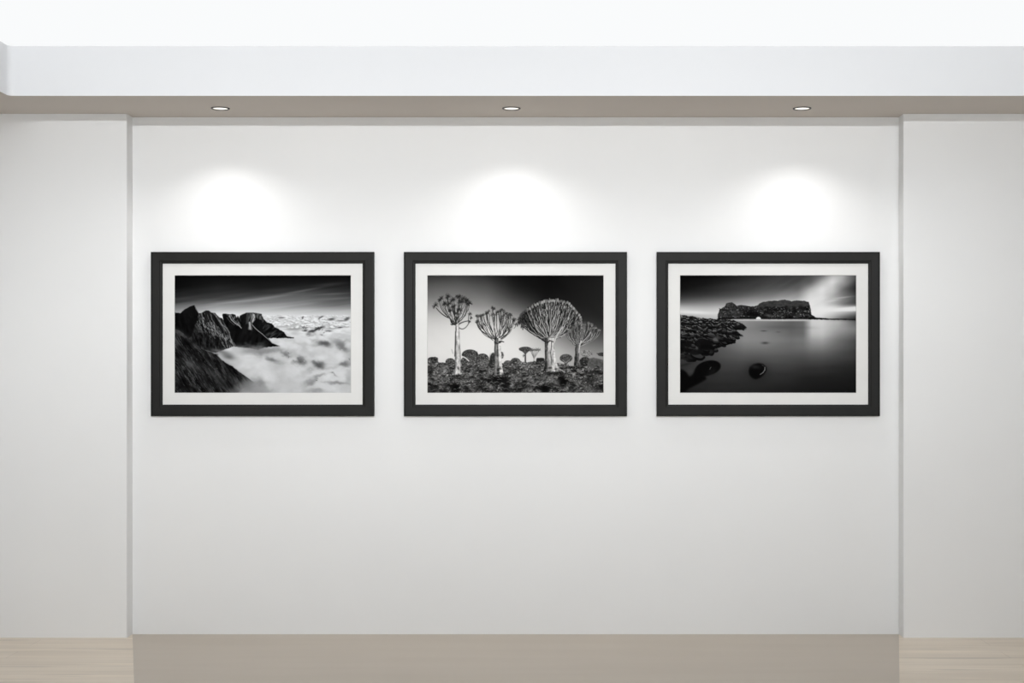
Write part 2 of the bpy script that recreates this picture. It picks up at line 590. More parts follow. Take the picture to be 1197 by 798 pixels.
    P.line([(84.3, 43.8), (92, 43.6), (101, 45.1)], .5, .5, 105)
    # middle spur, lit ribs
    spur = [(27, 44), (31, 44), (34, 42.5), (37, 40.7), (40, 41), (43, 43.3), (47, 43.6), (50, 47), (53, 49.4), (55.6, 50), (59, 57), (63, 63), (66.5, 68.5),
            (68, 76), (70.3, 82.3), (62.5, 85), (48, 90), (20, 90), (18, 60)]
    P.mix(P.poly(spur, .15, .3), np.clip(36 + P.noise(1.6, 8, -.35, 4) * 46, 6, 170))
    P.mix(P.poly([(26, 66), (45, 66), (57, 76), (60, 84), (40, 90), (15, 90), (10, 68)], 1.5), np.clip(24 + P.noise(1.6, 4, -.2, 3) * 28, 6, 100))
    for pts, w, val in [([(31.5, 44.5), (32.5, 50), (33.5, 55), (35, 59.4), (39, 62), (43.7, 63.5), (49, 66), (54.5, 69), (58, 73.5), (60.5, 78.5), (62.3, 83)], 1.9, 150),
                        ([(46, 44.5), (49, 48), (52, 53), (56, 58), (61, 61.5), (63.8, 66.5), (65.4, 75), (67.5, 79), (70, 82)], 1.5, 140),
                        ([(42.5, 46), (43.5, 51), (46, 55), (49.5, 60), (53, 64), (58, 68), (61, 74)], 1.1, 130),
                        ([(38, 45), (39.5, 50), (41, 56), (44, 60)], .9, 115), ([(29, 47), (30, 55), (29, 63)], 1.6, 95),
                        ([(26, 60), (28, 66), (36, 66)], 1.2, 80), ([(35, 44), (37, 48), (39, 51)], .8, 90),
                        ([(53, 52), (54.5, 57), (58, 62), (62, 68), (63, 74)], .8, 150), ([(41, 66), (49, 70), (55, 76), (57, 82)], .8, 95)]:
        P.line(pts, w, w * .7, val, .62)
    P.mix(np.clip((V - 77 + P.noise(6, 4, 0, 2) * 2) / 9, 0, 1) * np.clip((94 - V) / 5, 0, 1) * np.exp(-((U - 90) / 17) ** 4) * .75, 142)
    P.blob(73, 86, 7, 2.6, 196, .8, .1)
    P.blob(104, 86, 8, 1.8, 150, .6, -.1)
    for i in range(300):
        t = r.rand()
        u = 29 + t * 36 + r.randn() * 3
        v = 45 + t * 26 + r.rand() * 13
        if u < 26 or v > 84 or v < 43.5 + max(0, (u - 45) * .9):
            continue
        L = 1 + r.rand() * 3
        P.line([(u, v), (u + L * (.75 * r.rand()), v + L)], .6, .4, 190 if r.rand() > .58 else 6, .6)
    P.ell(38, 43.5, 3.2, 2.4, 30, .3, .8)
    P.ell(37, 50, 2, 5, 22, -.4, .75)
    P.ell(48.5, 55.5, 1.2, 4, 16, -.5, .75)
    P.ell(55, 63, 1.6, 5, 12, -.5, .75)
    # black peak
    peak = [(-1, 43.2), (3, 43.6), (7, 44), (9, 42), (12, 39.6), (16, 37.6), (20, 35.5), (23.4, 34.8), (24.8, 39.3), (28, 43.6), (27, 52), (22, 62), (20.5, 70), (16, 74), (-1, 70)]
    P.mix(P.poly(peak, .15, .3), np.clip(10 + P.noise(2, 8, -.2, 3) * 9, 3, 40))
    P.line([(23.5, 35.5), (25.5, 40), (28, 44)], .9, .9, 88, .8)
    # foreground slope
    P.blob(60, 92, 9, 4.5, 122, .8, .3)
    P.blob(63.5, 95, 6, 2.6, 104, .8, .2)
    P.blob(51, 88, 9, 1.8, 110, .8, .25)
    P.blob(74, 88, 7, 4, 205, .6, .2)
    slope = [(-1, 63), (5, 64.8), (9, 67.5), (13, 70.3), (18.5, 75.7), (23.9, 81.5), (28.4, 84.7), (36.5, 87.4), (44.6, 90), (50, 93.3), (54.5, 97.8), (60.9, 102.7),
             (68, 106), (75.3, 112.2), (82.5, 116.7), (88.8, 122), (95, 125.7), (101, 127.8), (92, 129), (84, 130), (78, 133), (70, 140), (-1, 140)]
    P.mix(P.blur(P.poly(slope), 2.5) * .5, 150)
    ms = P.poly(slope, .3, .3) * np.clip((112 - U - np.clip(V - 112, 0, 40) * 1.35) / 22, 0, 1)
    tex = 33 + P.noise(16, 1.6, .98, 3) * 30 + P.noise(6, 3, .8, 3) * 14
    P.mix(ms, np.clip(tex, 6, 120))
    P.line([(0, 64.5), (5, 66.3), (9, 69), (13, 72.3), (18, 77.5), (24, 83.5), (30, 86.5)], 4.5, 1.5, 74, .62)
    for i in range(900):
        u, v = r.rand() * 96, 64 + r.rand() * 74
        edge = np.interp(u, [p[0] for p in slope[:18]], [p[1] for p in slope[:18]])
        if v < edge + 2:
            continue
        L = 1 + r.rand() * 5
        an = .7 + r.rand() * .6
        dim = .5 + .5 * np.clip((80 - u) / 40, 0, 1)
        if u > 112 - max(0, v - 112) * 1.35 - 16:
            continue
        P.line([(u, v), (u + math.cos(an) * L, v + math.sin(an) * L)], .55, .3, (62 + 78 * r.rand()) * dim if r.rand() > .5 else 6, .6)
    P.line([(36, 87.2), (44.6, 89.8), (50, 93), (54.5, 97.4), (60.9, 102.3)], .9, .7, 140, .4)
    for u, v, a, b in [(17, 80, 5, 3.5), (12, 77, 4, 4), (25, 92, 1.6, 9), (30, 99, 1.5, 8), (41, 99, 1.3, 8), (48, 93, 3, 2), (3, 90, 2, 9), (40, 123, 3, 5), (54, 112, 1.6, 6), (8, 128, 3, 6)]:
        P.blob(u, v, a, b, 8, .75, -.5)
    P.blob(18, 103, 6, 3.5, 100, .6, .4)
    P.blob(30, 112, 12, 4, 62, .5, .9)
    P.blob(52, 122, 12, 4, 60, .5, .7)
    P.blob(12, 92, 5, 2, 78, .5, .8)
    P.blob(40, 112, 14, 3, 66, .5, .8)
    P.blob(2.5, 79, 2, 7, 80, .55)
    P.blob(86, 131, 13, 6, 112, .85, .25)
    P.blob(72, 135, 9, 3, 72, .6, 0)
    P.blob(97, 133, 14, 4, 165, .6, .1)
    e = P.frame_edge()
    P.mix(np.clip(1 - e / .5, 0, 1) * .6, 40)  # mat's shadow line drawn round the print
    return P.done((.985, 1.0, 1.02))


def quiver(P, fork, tips, trunk_w, lo, hi, dark, light, bow=.45, sub=2, spread=3., tipr=2.4, tipval=45, curl=None):
    """Limbs from the fork to every tip: an outward bow, then upright; dark and light sides."""
    r = P.r
    for (tu, tv) in tips:
        du = tu - fork[0]
        c = (fork[0] + du * (1 - bow * .2), fork[1] + (tv - fork[1]) * (bow * .45))
        pts = P.curve(fork, c, (tu, tv), 8)
        pts = [pts[0]] + [(a + r.randn() * .45, b + r.randn() * .35) for a, b in pts[1:-1]] + [pts[-1]]
        w0 = lo
        P.line(pts, w0, hi, dark, 1., 1, light if r.rand() > .25 else dark)
        for s in range(sub):
            k = 3 + r.randint(3)
            b = pts[k]
            e = (tu + (r.rand() - .5) * 2 * spread, tv + (r.rand() - .3) * spread * 1.2)
            P.line(P.curve(b, (b[0] + (e[0] - b[0]) * .9, b[1] + (e[1] - b[1]) * .35), e, 5), w0 * .6, hi * .8, dark, 1., 1, light if r.rand() > .4 else dark)
            if tipr:
                P.star(e[0], e[1], tipr * .8, tipval * (.7 + .7 * r.rand()))
        if tipr:
            P.star(tu, tv, tipr * (.85 + .4 * r.rand()), tipval * (.7 + .5 * r.rand()), 10, .5)


def trunk(P, pts, cols, rough=.25, base=None):
    """pts: (v, u_left, u_right) rows; cols: tones across from left to right."""
    v = [p[0] for p in pts]
    L = np.interp(P.V, v, [p[1] for p in pts]) + P.noise(2, 3, 0, 2) * rough
    R = np.interp(P.V, v, [p[2] for p in pts]) + P.noise(2, 3, 0, 2) * rough
    t = (P.U - L) / np.maximum(R - L, .1)
    m = np.clip((P.U - L) * SS * .6 + .5, 0, 1) * np.clip((R - P.U) * SS * .6 + .5, 0, 1) * ((P.V >= v[0]) & (P.V <= v[-1]))
    tone = np.interp(t, np.linspace(0, 1, len(cols)), cols)
    tone = tone + P.noise(.8, 7, 0, 3) * 45 + P.noise(1.1, 1.6, .2, 2) * 22
    P.mix(m, np.clip(tone, 15, 240))


def print_trees():
    P = Print(23)
    r = P.r
    U, V = P.U, P.V
    P.a = P.grid([0, 35, 70, 104, 140, 175, 206], [0, 12, 24, 36, 48, 60, 75, 90, 100],
                 [[42, 84, 115, 152, 192, 212, 222, 228, 222],
                  [56, 94, 120, 152, 198, 224, 232, 234, 228],
                  [36, 72, 104, 140, 186, 222, 235, 236, 230],
                  [12, 24, 48, 92, 150, 206, 228, 233, 232],
                  [9, 11, 18, 30, 60, 118, 172, 205, 210],
                  [20, 21, 25, 29, 37, 60, 104, 160, 165],
                  [30, 30, 31, 32, 36, 48, 86, 135, 155]])
    P.a = P.blur(P.a, 4)
    P.a += P.noise(60, 14, .75, 2) * 2

    # distant trees
    def dome(u, v, ru, rv, val, sp=110, n=90, cut=.35):
        P.ell(u, v, ru, rv, val)
        for i in range(n):
            an, q = r.rand() * 6.28, r.rand() ** .5
            P.ell(u + math.cos(an) * ru * q, v + math.sin(an) * rv * q, .35 + .3 * r.rand(), .3, sp if r.rand() > .45 else val * .5, 0, .8)
    for (u, v, a, b, val) in [(50, 92.5, 9.6, 6.2, 62), (52, 98, 7.5, 6, 80), (64.5, 97, 7.4, 6, 62), (68, 102, 6, 5, 90), (27, 100.5, 5.5, 4, 34), (44, 101, 5, 6, 50)]:
        dome(u, v, a, b, val, 150, 120)
    P.line([(40.5, 94.3), (44.5, 96), (48.6, 99.5)], 1.4, 1.2, 218)
    for (u, v, a, b, val) in [(77, 98, 3.6, 8, 60), (87, 93, 2.2, 4, 110), (6, 100, 6.5, 5, 40), (9, 97.5, 3.6, 2.6, 36), (94, 103, 5, 4, 92), (103, 101, 6, 5, 84)]:
        dome(u, v, a, b, val, 130, 60)
    # umbrella trees on the skyline
    P.line([(114.5, 105), (114.5, 90)], 2, 1.6, 72)
    for du in (-5, -2.5, 0, 2.5, 5):
        P.line([(114.5, 91.5), (114.5 + du, 87)], 1, .7, 70)
    dome(114.4, 86, 7.4, 2.9, 66, 110, 90)
    P.line([(124.8, 105), (124.6, 96)], 1.9, 1.5, 175)
    for du in (-5, -3, -1, 1.5, 3.5, 5.5):
        P.line([(124.6, 97), (125.4 + du, 87)], .8, .6, 150 if du > -2 else 110)
        P.star(125.4 + du, 86.8, 2.2, 95)
    P.star(113, 93.5, 2, 90)
    P.mix(P.poly([(126.8, 106), (127.4, 97), (129, 95.8), (136.5, 96.6), (139, 106)], .2, .4), 40)
    dome(162, 96.5, 7.4, 4.8, 72, 125, 150)
    P.line([(158, 98.5), (161.5, 101.2), (166, 98.5)], .7, .7, 170, .8)
    for du in (-3, 0, 3):
        P.line([(162, 104), (162 + du, 100)], 1, .8, 70)
    dome(186, 91, 7, 4, 128, 205, 110)
    dome(184, 100.5, 6.4, 5.5, 44, 130, 60)
    P.mix(P.poly([(188, 97), (194, 95.8), (206, 98.5), (206, 110), (186, 110)], .5), np.clip(86 + P.noise(2, 2) * 14, 40, 130))
    dome(204, 92, 5, 2.2, 58, 90, 30)
    P.line([(198, 91), (203, 92)], .9, .9, 60)

    # rocky, scrubby ground
    top = [(-1, 99), (4, 96.5), (11, 95.8), (12.5, 101), (22, 101.5), (27, 99), (33, 98.5), (41, 101), (50, 101), (58, 100.5), (70, 102), (76, 105), (90, 102.5), (95, 100), (103, 98.5), (106, 97.5),
           (110, 101), (118, 102), (127, 100), (137, 100), (150, 103), (156, 102), (162, 104.5), (170, 106), (178, 105.5), (186, 108), (206, 109)]
    g = P.poly(top + [(207, 140), (-1, 140)], .2, .9)
    t0 = 84 + P.noise(9, 6, .3, 3) * 36 + P.noise(1.3, 1.1, .3, 3) * 42
    P.mix(g, np.clip(t0, 6, 215))
    for i in range(950):
        u, v = r.rand() * 206, 100 + r.rand() * 37
        if v < np.interp(u, [p[0] for p in top], [p[1] for p in top]) + 1:
            continue
        s = .5 + r.rand() * 1.2
        lit = r.rand()
        an = r.rand() * 3
        P.ell(u + .3, v + .5, s * 1.1, s * .8, 14, an, .7)
        P.ell(u, v, s, s * .6, 85 + 125 * lit ** 1.5, an, .75)
    # dark hollows, lit mounds, slabs and a fallen log
    for u, v, a, b, val, k in [(33, 131, 5.5, 6.5, 6, .95), (27, 127, 6, 3, 20, .8), (81, 121, 13, 4.2, 12, .88), (92, 127, 5, 8, 16, .85), (157.5, 122, 6.2, 8, 5, .97), (137, 132, 6.5, 5.5, 5, .95),
                               (62, 131, 9, 5, 22, .6), (110, 128, 9, 4, 30, .6), (197, 113, 10, 3, 28, .7), (190, 122, 12, 3, 30, .55), (198, 131, 10, 5, 44, .5), (4, 112, 3, 6, 24, .7), (6, 134, 7, 4, 26, .7),
                               (146, 107.5, 7, 2, 60, .5), (103, 134, 8, 3, 20, .7), (172, 111, 5, 2, 24, .8), (180, 106, 4, 3, 30, .7), (74, 101, 2, 8, 28, .7)]:
        P.blob(u, v, a, b, val, k, 0, 4)
    for u, v, a, b, val, k, an in [(144, 119, 12, 4.5, 122, .7, .28), (149, 125, 6, 3, 110, .6, .4), (38, 119, 11, 3, 92, .6, -.3), (9, 118, 4.5, 6, 100, .5, 0), (20, 126, 6, 6, 90, .5, .3),
                                   (172, 127, 5, 5, 108, .55, .3), (186, 131, 8, 2.5, 95, .6, .5), (125, 134.6, 8, 3, 142, .85, 0), (165, 118, 8, 4, 118, .55, .3), (60, 116, 9, 5, 92, .4, .3), (16, 109, 6, 3, 120, .5, 0),
                                   (104, 118, 7, 5, 92, .4, .2), (120, 122, 8, 5, 100, .4, .3), (170, 134, 9, 2, 110, .5, 0)]:
        m = .55 * P.noise(1.2, 1.2, .3, 2) + .75
        c, s = math.cos(an), math.sin(an)
        X, Y = U - u, V - v
        d = ((X * c + Y * s) / a) ** 2 + ((-X * s + Y * c) / b) ** 2
        P.mix(np.clip(k * np.exp(-d * d) * m, 0, 1), val)
    P.line([(172, 107.5), (178, 112), (184, 117)], 2.4, 2.8, 118, .85)
    P.line([(171, 109.5), (177, 114), (183, 119)], 1.1, 1.2, 14, .9)
    P.line([(175, 117), (179.5, 119.5)], 1.4, 1.2, 165, .8)
    P.line([(113, 130), (119, 124), (125, 121)], .8, .6, 180, .8)
    for i in range(70):
        u, v = 172 + r.randn() * 9, 117 + r.randn() * 5
        P.ell(u, v, .7, .5, 180 if r.rand() > .4 else 15, r.rand() * 3, .75)
    for i in range(90):
        u, v = 55 + r.randn() * 16, 122 + r.randn() * 7
        P.line([(u, v), (u + 2.4 * r.rand(), v + 1.8 * r.rand() - .5)], .6, .4, 190 if r.rand() > .4 else 12, .7)

    # tree standing second from the left
    f2 = (82, 77)
    tips2 = [(60, 47.5), (59.5, 54), (65, 46), (69, 44), (72, 42), (78, 38.5), (82, 43), (86.5, 41), (90, 43), (95, 46), (93, 49), (100.5, 51), (76, 46), (88, 48), (98, 47)]
    for pts in [P.curve((76, 74), (63, 70), (60, 58), 7), P.curve((77, 76), (66, 68), (64.5, 56), 7), P.curve((86, 75), (95, 71), (97.5, 60), 7), P.curve((88, 71), (97, 70), (99.5, 60), 7),
                P.curve((74, 71), (69, 70), (66.5, 63), 6)]:
        P.line(pts, .8, .6, 92)
    P.line(P.curve((103, 57), (104, 60), (101, 62), 4), .7, .5, 80)
    quiver(P, (80.5, 75), tips2[:8], 8, 1.7, .9, 42, 205, .7, 2, 3.2, 2.3, 56)
    quiver(P, (83.5, 75), tips2[7:], 8, 1.7, .9, 46, 210, .7, 2, 3.2, 2.3, 60)
    trunk(P, [(73, 79.5, 85.5), (77, 78.2, 86.3), (84, 78.4, 86), (95, 78.2, 86.6), (106, 78.4, 87.4), (112, 77.4, 88.8), (116, 76.4, 90)], [42, 105, 120, 70, 215, 232, 205])
    P.line([(84, 77.5), (86.5, 76.8), (89.3, 77.6)], 1.9, 1, 48)
    P.line([(79, 78.5), (82, 79.5), (86, 78)], 1.2, 1, 46)

    # tree standing first from the left
    f1 = (34.6, 57.5)
    P.line([f1, (31, 57), (28.4, 55), (26.8, 50), (25.8, 46)], 2.1, 1.2, 44)
    P.line([(31, 57), (29, 57.6), (27.5, 57)], 1.7, 1, 44)
    P.line(P.curve((25, 49.5), (17, 46.5), (10.5, 38), 8), 1.25, .8, 52)
    P.line(P.curve((26, 47), (20, 40), (17, 30), 7), 1.3, .8, 66, 1, 1, 150)
    P.line(P.curve((36.5, 60.5), (43, 66.5), (49, 55), 10), 1.1, .9, 92)
    P.line(P.curve((37, 57), (42, 53.5), (49.6, 53), 7), 1.4, .9, 66)
    P.line([(48, 52.5), (48.6, 47), (50, 44.5)], .9, .7, 80)
    P.line([(50, 44.5), (51.5, 50)], .7, .7, 90)
    for u, v, q in [(50, 45, 2.4), (51.5, 50, 1.8), (49.4, 54.3, 2)]:
        P.star(u, v, q, 42, 10)
    tips1 = [(16.5, 27.5), (24.5, 24.5), (29.8, 28.5), (37, 25), (42.5, 27.5), (46.5, 29.5), (49.5, 33), (26, 33.5), (40, 31), (20.5, 33), (27, 40.5), (37.5, 40), (33, 45), (31, 36)]
    quiver(P, (34.2, 56.5), tips1, 5, 1.5, .8, 44, 172, .75, 2, 2.6, 2.9, 46)
    for u, v in tips1[:10] + [(9.8, 35.2)]:
        P.star(u, v, 3.9, 38, 11, .5, .9)
    P.star(9.8, 35.2, 4, 40, 11, .5)
    trunk(P, [(57, 33.2, 36.8), (62, 32.9, 37.4), (72, 32.7, 38), (84, 32.6, 38.6), (95, 32.2, 39.2), (106, 31.8, 39.8), (112, 30.4, 40.6), (116, 28, 41)], [52, 140, 212, 205, 190, 120])
    P.line([(33, 66), (32.6, 86), (32.3, 94)], .9, 1.1, 30, .9)
    P.line([(28.5, 116.3), (34, 115.2), (40.5, 114)], 1.5, 1.2, 205, .85)
    P.line([(30, 91), (28.5, 86)], .6, .5, 150)

    # the broad tree
    outline = [(106.5, 54), (108, 48), (110, 43.5), (115, 40), (120, 37), (126, 33), (131, 30.5), (137, 29), (144, 28), (150, 27.4), (156, 28.4), (163, 30), (168, 34), (171, 37), (176, 42), (179, 47), (180.3, 53), (176, 57.5), (171, 61.5),
               (160, 68.5), (150, 74), (146, 79), (138, 79), (128, 71), (119, 65.5), (112, 58)]
    m3 = P.poly(outline, .3, 1.2)
    P.mix(m3, np.clip(50 + P.noise(2, 2, 0, 3) * 34, 8, 130))
    P.mix(m3 * np.clip((V - 62) / 8, 0, 1), 20)
    f3 = (142.5, 76)
    P.line([(143, 80), (136, 74.5), (128, 70), (119, 63.5)], 5, 1.8, 40)
    P.line([(139, 76), (131, 71), (121, 65.5)], 1.1, .8, 130)
    ends = []
    for i in range(54):
        an = math.pi * (1.02 + .98 * (i + r.rand() * .8) / 54)
        q = .42 + .55 * r.rand() ** .6
        e = (143.5 + math.cos(an) * 36 * q, 60 + math.sin(an) * 33 * q + 2)
        ends.append(e)
    r.shuffle(ends)
    for e in ends:
        c = (f3[0] + (e[0] - f3[0]) * .7, f3[1] + (e[1] - f3[1]) * .3)
        pts = P.curve((f3[0] + r.randn() * 1.6, f3[1] - 2), c, e, 9)
        pts = [pts[0]] + [(a + r.randn() * .6, b + r.randn() * .45) for a, b in pts[1:]]
        P.line([(p[0] - .8, p[1] + .3) for p in pts], 1.5, 1., 12, .8)
        P.line(pts, 1.25, .95, 128 + 60 * r.rand() - max(0, (134 - e[0])) * 1.3, .9)
    for i in range(190):      # knobbly twigs all through the crown
        an, q = math.pi * (1 + r.rand()), .3 + .66 * r.rand() ** .5
        u, v = 143.5 + math.cos(an) * 36 * q, 61 + math.sin(an) * 32.5 * q
        L = 2 + 2.4 * r.rand()
        du = math.cos(an) * .45
        dim = np.clip((u - 104) / 34, .42, 1)
        P.line([(u + .6, v + .3), (u + .6 + du * L, v - L * .8)], 1.2, 1.2, 12, .75)
        P.line([(u, v), (u + du * L, v - L * .85)], .85, 1.05, (110 + 95 * r.rand()) * dim, .85)
    for i in range(len(outline)):     # rounded tips round the rim
        (a, b), (c, d) = outline[i], outline[(i + 1) % len(outline)]
        if b > 56 and d > 56:
            continue
        for t in (0, .5):
            u, v = a + (c - a) * t, b + (d - b) * t
            P.ell(u + r.randn() * .5, v + 1.3 + r.rand(), 1.25, 1.9, 110 + 75 * r.rand() if u > 116 else 78, (u - 143) * .012, .85)
            P.ell(u + r.randn() * .8, v + 4.4, .6, 1.5, 16, 0, .8)
    for u, v in [(107, 51), (108.5, 56), (112, 47), (107.5, 54), (101, 53), (104, 57)]:
        P.star(u, v, 2.4, 52, 10)
    trunk(P, [(73, 138, 149), (79, 137.4, 148.3), (90, 137.2, 149), (100, 137.2, 150.4), (106, 137, 152.6), (110, 135.6, 157), (113, 133, 161)], [36, 60, 130, 165, 215, 175, 225, 205])
    P.line([(145, 78), (144, 90), (145.5, 104)], .8, 1, 48, .7)
    P.line([(148, 78), (152.5, 68), (158, 60)], 1.7, 1.1, 200)
    P.line([(140, 79), (143, 76), (147, 77.5)], 1.6, 1.2, 34, .8)

    # the tree at the right
    f4 = (176.2, 83)
    m4 = P.poly([(163, 68), (168, 62), (174, 58), (180, 55.5), (187, 55.3), (195, 58), (200, 64), (196, 70), (187, 76), (178, 84), (170, 77)], 1.2, .8)
    P.mix(m4 * .6, 52)
    tips4 = [(163.5, 67), (167, 64), (171, 61), (175, 58), (179.5, 56), (184, 55.5), (188, 56), (192, 57.5), (196, 60), (200, 64), (182, 62), (189, 63), (176, 65), (194, 66)]
    quiver(P, f4, tips4, 6, 1.3, .8, 58, 182, .8, 2, 2.6, 1.9, 112)
    P.line(P.curve((180, 78), (192, 78), (196, 67), 8), .8, .7, 170)
    P.line(P.curve((178, 80), (186, 74), (191, 66), 8), .9, .7, 190)
    trunk(P, [(80, 173.5, 179), (86, 172.8, 177.8), (95, 172, 177), (106, 171, 178)], [40, 52, 92, 70])
    P.line([(179.6, 76.5), (177.8, 82), (176.9, 90)], 1.5, 1, 205)
    # stones heaped against the trunks, gaps and glints all over the scrub
    for bu, bv, w_, n_ in [(35, 116, 8, 46), (83, 116, 9, 50), (147, 112.5, 14, 80), (175, 106, 6, 30)]:
        for i in range(n_):
            u, v = bu + r.randn() * w_ * .55, bv + abs(r.randn()) * 1.6 - .4
            P.ell(u + .3, v + .5, 1.3 * (.5 + r.rand()), .7, 18, r.randn() * .5, .8)
            P.ell(u, v, .9 * (.5 + r.rand()), .5, 60 + 90 * r.rand(), r.randn() * .5, .8)
    for i in range(150):
        u, v = r.rand() * 206, 106 + r.rand() * 31
        s = 1 + 2.2 * r.rand() * (v - 96) / 36
        an = r.randn() * .5
        P.blob(u, v, s * 1.7, s * .8, 12, .6, an, 3)
        P.line([(u - s, v - s * .8), (u, v - s * 1.1), (u + s, v - s * .7)], .8, .5, 95 + 85 * r.rand(), .55)
    e = P.frame_edge()
    P.mix(np.clip(1 - e / .5, 0, 1) * .6, 30)  # rim darkened by a drawn mat shadow
    return P.done((1.012, 1.0, .985))


def print_shore():
    P = Print(37)
    r = P.r
    U, V = P.U, P.V
    P.a = P.grid([0, 30, 60, 100, 138, 152, 166, 178, 190, 206], [0, 8, 16, 24, 30, 34, 38, 43, 48, 52],
                 [[4, 8, 20, 44, 88, 140, 205, 240, 165, 120],
                  [9, 20, 36, 64, 110, 150, 190, 226, 200, 190],
                  [28, 42, 56, 86, 130, 165, 205, 226, 215, 210],
                  [50, 62, 82, 128, 178, 205, 215, 220, 220, 220],
                  [62, 72, 104, 162, 205, 225, 232, 235, 235, 235],
                  [72, 96, 178, 236, 247, 248, 248, 246, 242, 238],
                  [118, 184, 238, 248, 240, 238, 246, 246, 232, 220],
                  [190, 230, 222, 196, 196, 190, 242, 236, 196, 150],
                  [178, 178, 122, 134, 138, 118, 240, 208, 130, 80],
                  [84, 56, 32, 66, 74, 66, 246, 150, 62, 36]])
    P.a = P.blur(P.a, 1.6)
    P.a += P.noise(70, 9, -.5, 3) * 8 * np.clip((U - 60) / 60, 0, 1) * np.clip((48 - V) / 12, 0, 1)
    P.a += P.noise(60, 8, -.05, 2) * 4
    P.mix(P.poly([(160, 40.5), (206, 36.6), (206, 41.8), (160, 42.6)], .5) * .9, 249)
    P.blob(186, 26.5, 13, .9, 205, .6, -.12)
    P.blob(176, 30, 9, 1.1, 225, .6, -.15)
    P.blob(18, 43.3, 20, 1.7, 243, .85, .04)
    # sea
    sea = P.grid([0, 40, 75, 100, 130, 144, 154, 166, 185, 206], [50.5, 54, 62, 68, 75, 85, 95, 105, 115, 125, 137],
                 [[90, 90, 90, 90, 80, 70, 58, 50, 44, 38, 30],
                  [120, 120, 118, 112, 98, 86, 75, 65, 54, 46, 38],
                  [180, 150, 140, 146, 146, 122, 95, 74, 60, 47, 38],
                  [196, 128, 122, 138, 142, 122, 96, 74, 58, 45, 35],
                  [196, 98, 100, 108, 120, 112, 88, 68, 52, 40, 30],
                  [205, 108, 112, 114, 126, 116, 86, 62, 46, 34, 26],
                  [228, 222, 214, 206, 172, 132, 92, 62, 44, 32, 24],
                  [226, 226, 222, 212, 178, 132, 92, 62, 42, 31, 24],
                  [140, 196, 178, 154, 126, 102, 76, 52, 37, 28, 22],
                  [30, 100, 132, 112, 84, 72, 60, 44, 31, 25, 20]])
    sea = P.blur(sea, .8)
    sea += P.noise(40, 6, 0, 2) * 2
    P.mix(np.clip((V - 51) * 3, 0, 1), sea)
    P.line([(58, 51.4), (70, 52), (90, 52.2), (120, 52.3), (150, 52.2)], 1.7, 2, 210, .85)
    P.blob(126, 60.5, 24, 2, 92, .5, .02)
    P.blob(115, 66, 3, 1, 86, .5)
    # headland with an arch
    rock = [(44.2, 51.4), (44.4, 46), (46, 41), (49, 38.5), (53, 36.3), (54.3, 32.8), (57.5, 31.8), (61, 31.3), (63.5, 33.3), (66, 35.5), (71, 34.5), (76, 35), (82, 36), (87, 36), (91, 34.5), (94, 32.5), (97, 31), (104, 30),
            (114.5, 29.7), (118, 29), (121.8, 28.7), (126, 29.4), (130, 30.3), (137, 29.6), (146, 30), (150.2, 31), (151.5, 35), (152.9, 40.4), (153.3, 45.4), (157, 47.6), (158.7, 49.4), (166, 49.8), (175, 50.3),
            (190, 50.9), (206, 51.2), (206, 52.6), (190, 52), (160, 51.6)]
    mr = P.poly(rock, .15, .35)
    P.mix(mr, np.clip(44 + P.noise(4, 1.4, 0, 3) * 20 + P.noise(1, 1.6, 0, 3) * 22, 8, 120))
    capm = mr * np.clip((37.5 - V + P.noise(6, 6) * 1.2) / 1.5, 0, 1) * (U > 92)
    P.mix(capm, np.clip(58 + P.noise(3, 1.5) * 12, 30, 90))
    for i in range(420):
        u, v = 46 + r.rand() * 106, 37 + r.rand() * 13
        if r.rand() > .5 and not 100 < u < 128:
            continue
        P.ell(u, v, .4 + .7 * r.rand(), .3 + .4 * r.rand(), 95 + 75 * r.rand() if r.rand() > .6 else 10, r.rand() - .5, .75)
    for u, v, a, b, val in [(83, 44, 6, 5, 12), (88, 46, 6, 4, 10), (110, 40.5, 11, 1.2, 12), (104, 43, 8, 2, 22), (134, 42, 3, 5, 14), (141, 38, 3, 3, 18), (124, 38, 2, 3, 14), (97, 48, 6, 1.6, 16)]:
        P.blob(u, v, a, b, val, .75, 0, 3)
    P.blob(105, 47, 5, 1.2, 92, .6)
    P.blob(64, 44, 7, 4, 66, .5)
    P.mix(P.poly([(44.5, 49.6), (153, 49.6), (170, 50.6), (206, 51), (206, 52), (150, 51), (44.5, 51.2)], .2) * .8, 12)
    q = np.clip((2.9 - np.hypot(U - 91.8, (V - 51.2) * 1.05)) * SS + .5, 0, 1) * (V < 51.6)
    P.mix(q, 238)
    P.mix(P.poly([(60, 51), (150, 51.3), (150, 52.8), (64, 52.6)], .3) * .8, 196)
    # boulder shore
    shore = [(-1, 46.6), (12, 47.5), (25, 49.5), (44, 51), (62, 52.2), (68, 54.5), (74, 57.5), (78.6, 61), (70, 63.8), (64, 65), (73.7, 70.6), (64, 69.5), (66, 73), (63.8, 75), (55, 77), (59, 79.7), (48, 80.5),
             (42, 83.3), (38, 87.5), (30, 88.5), (29.5, 92), (20, 94.2), (8, 96), (4, 92), (-1, 91)]
    ms = P.poly(shore, .2, .9)
    P.mix(ms, np.clip(30 + P.noise(3, 1.6, .35, 3) * 24, 5, 90))
    hx = [p for p in shore]
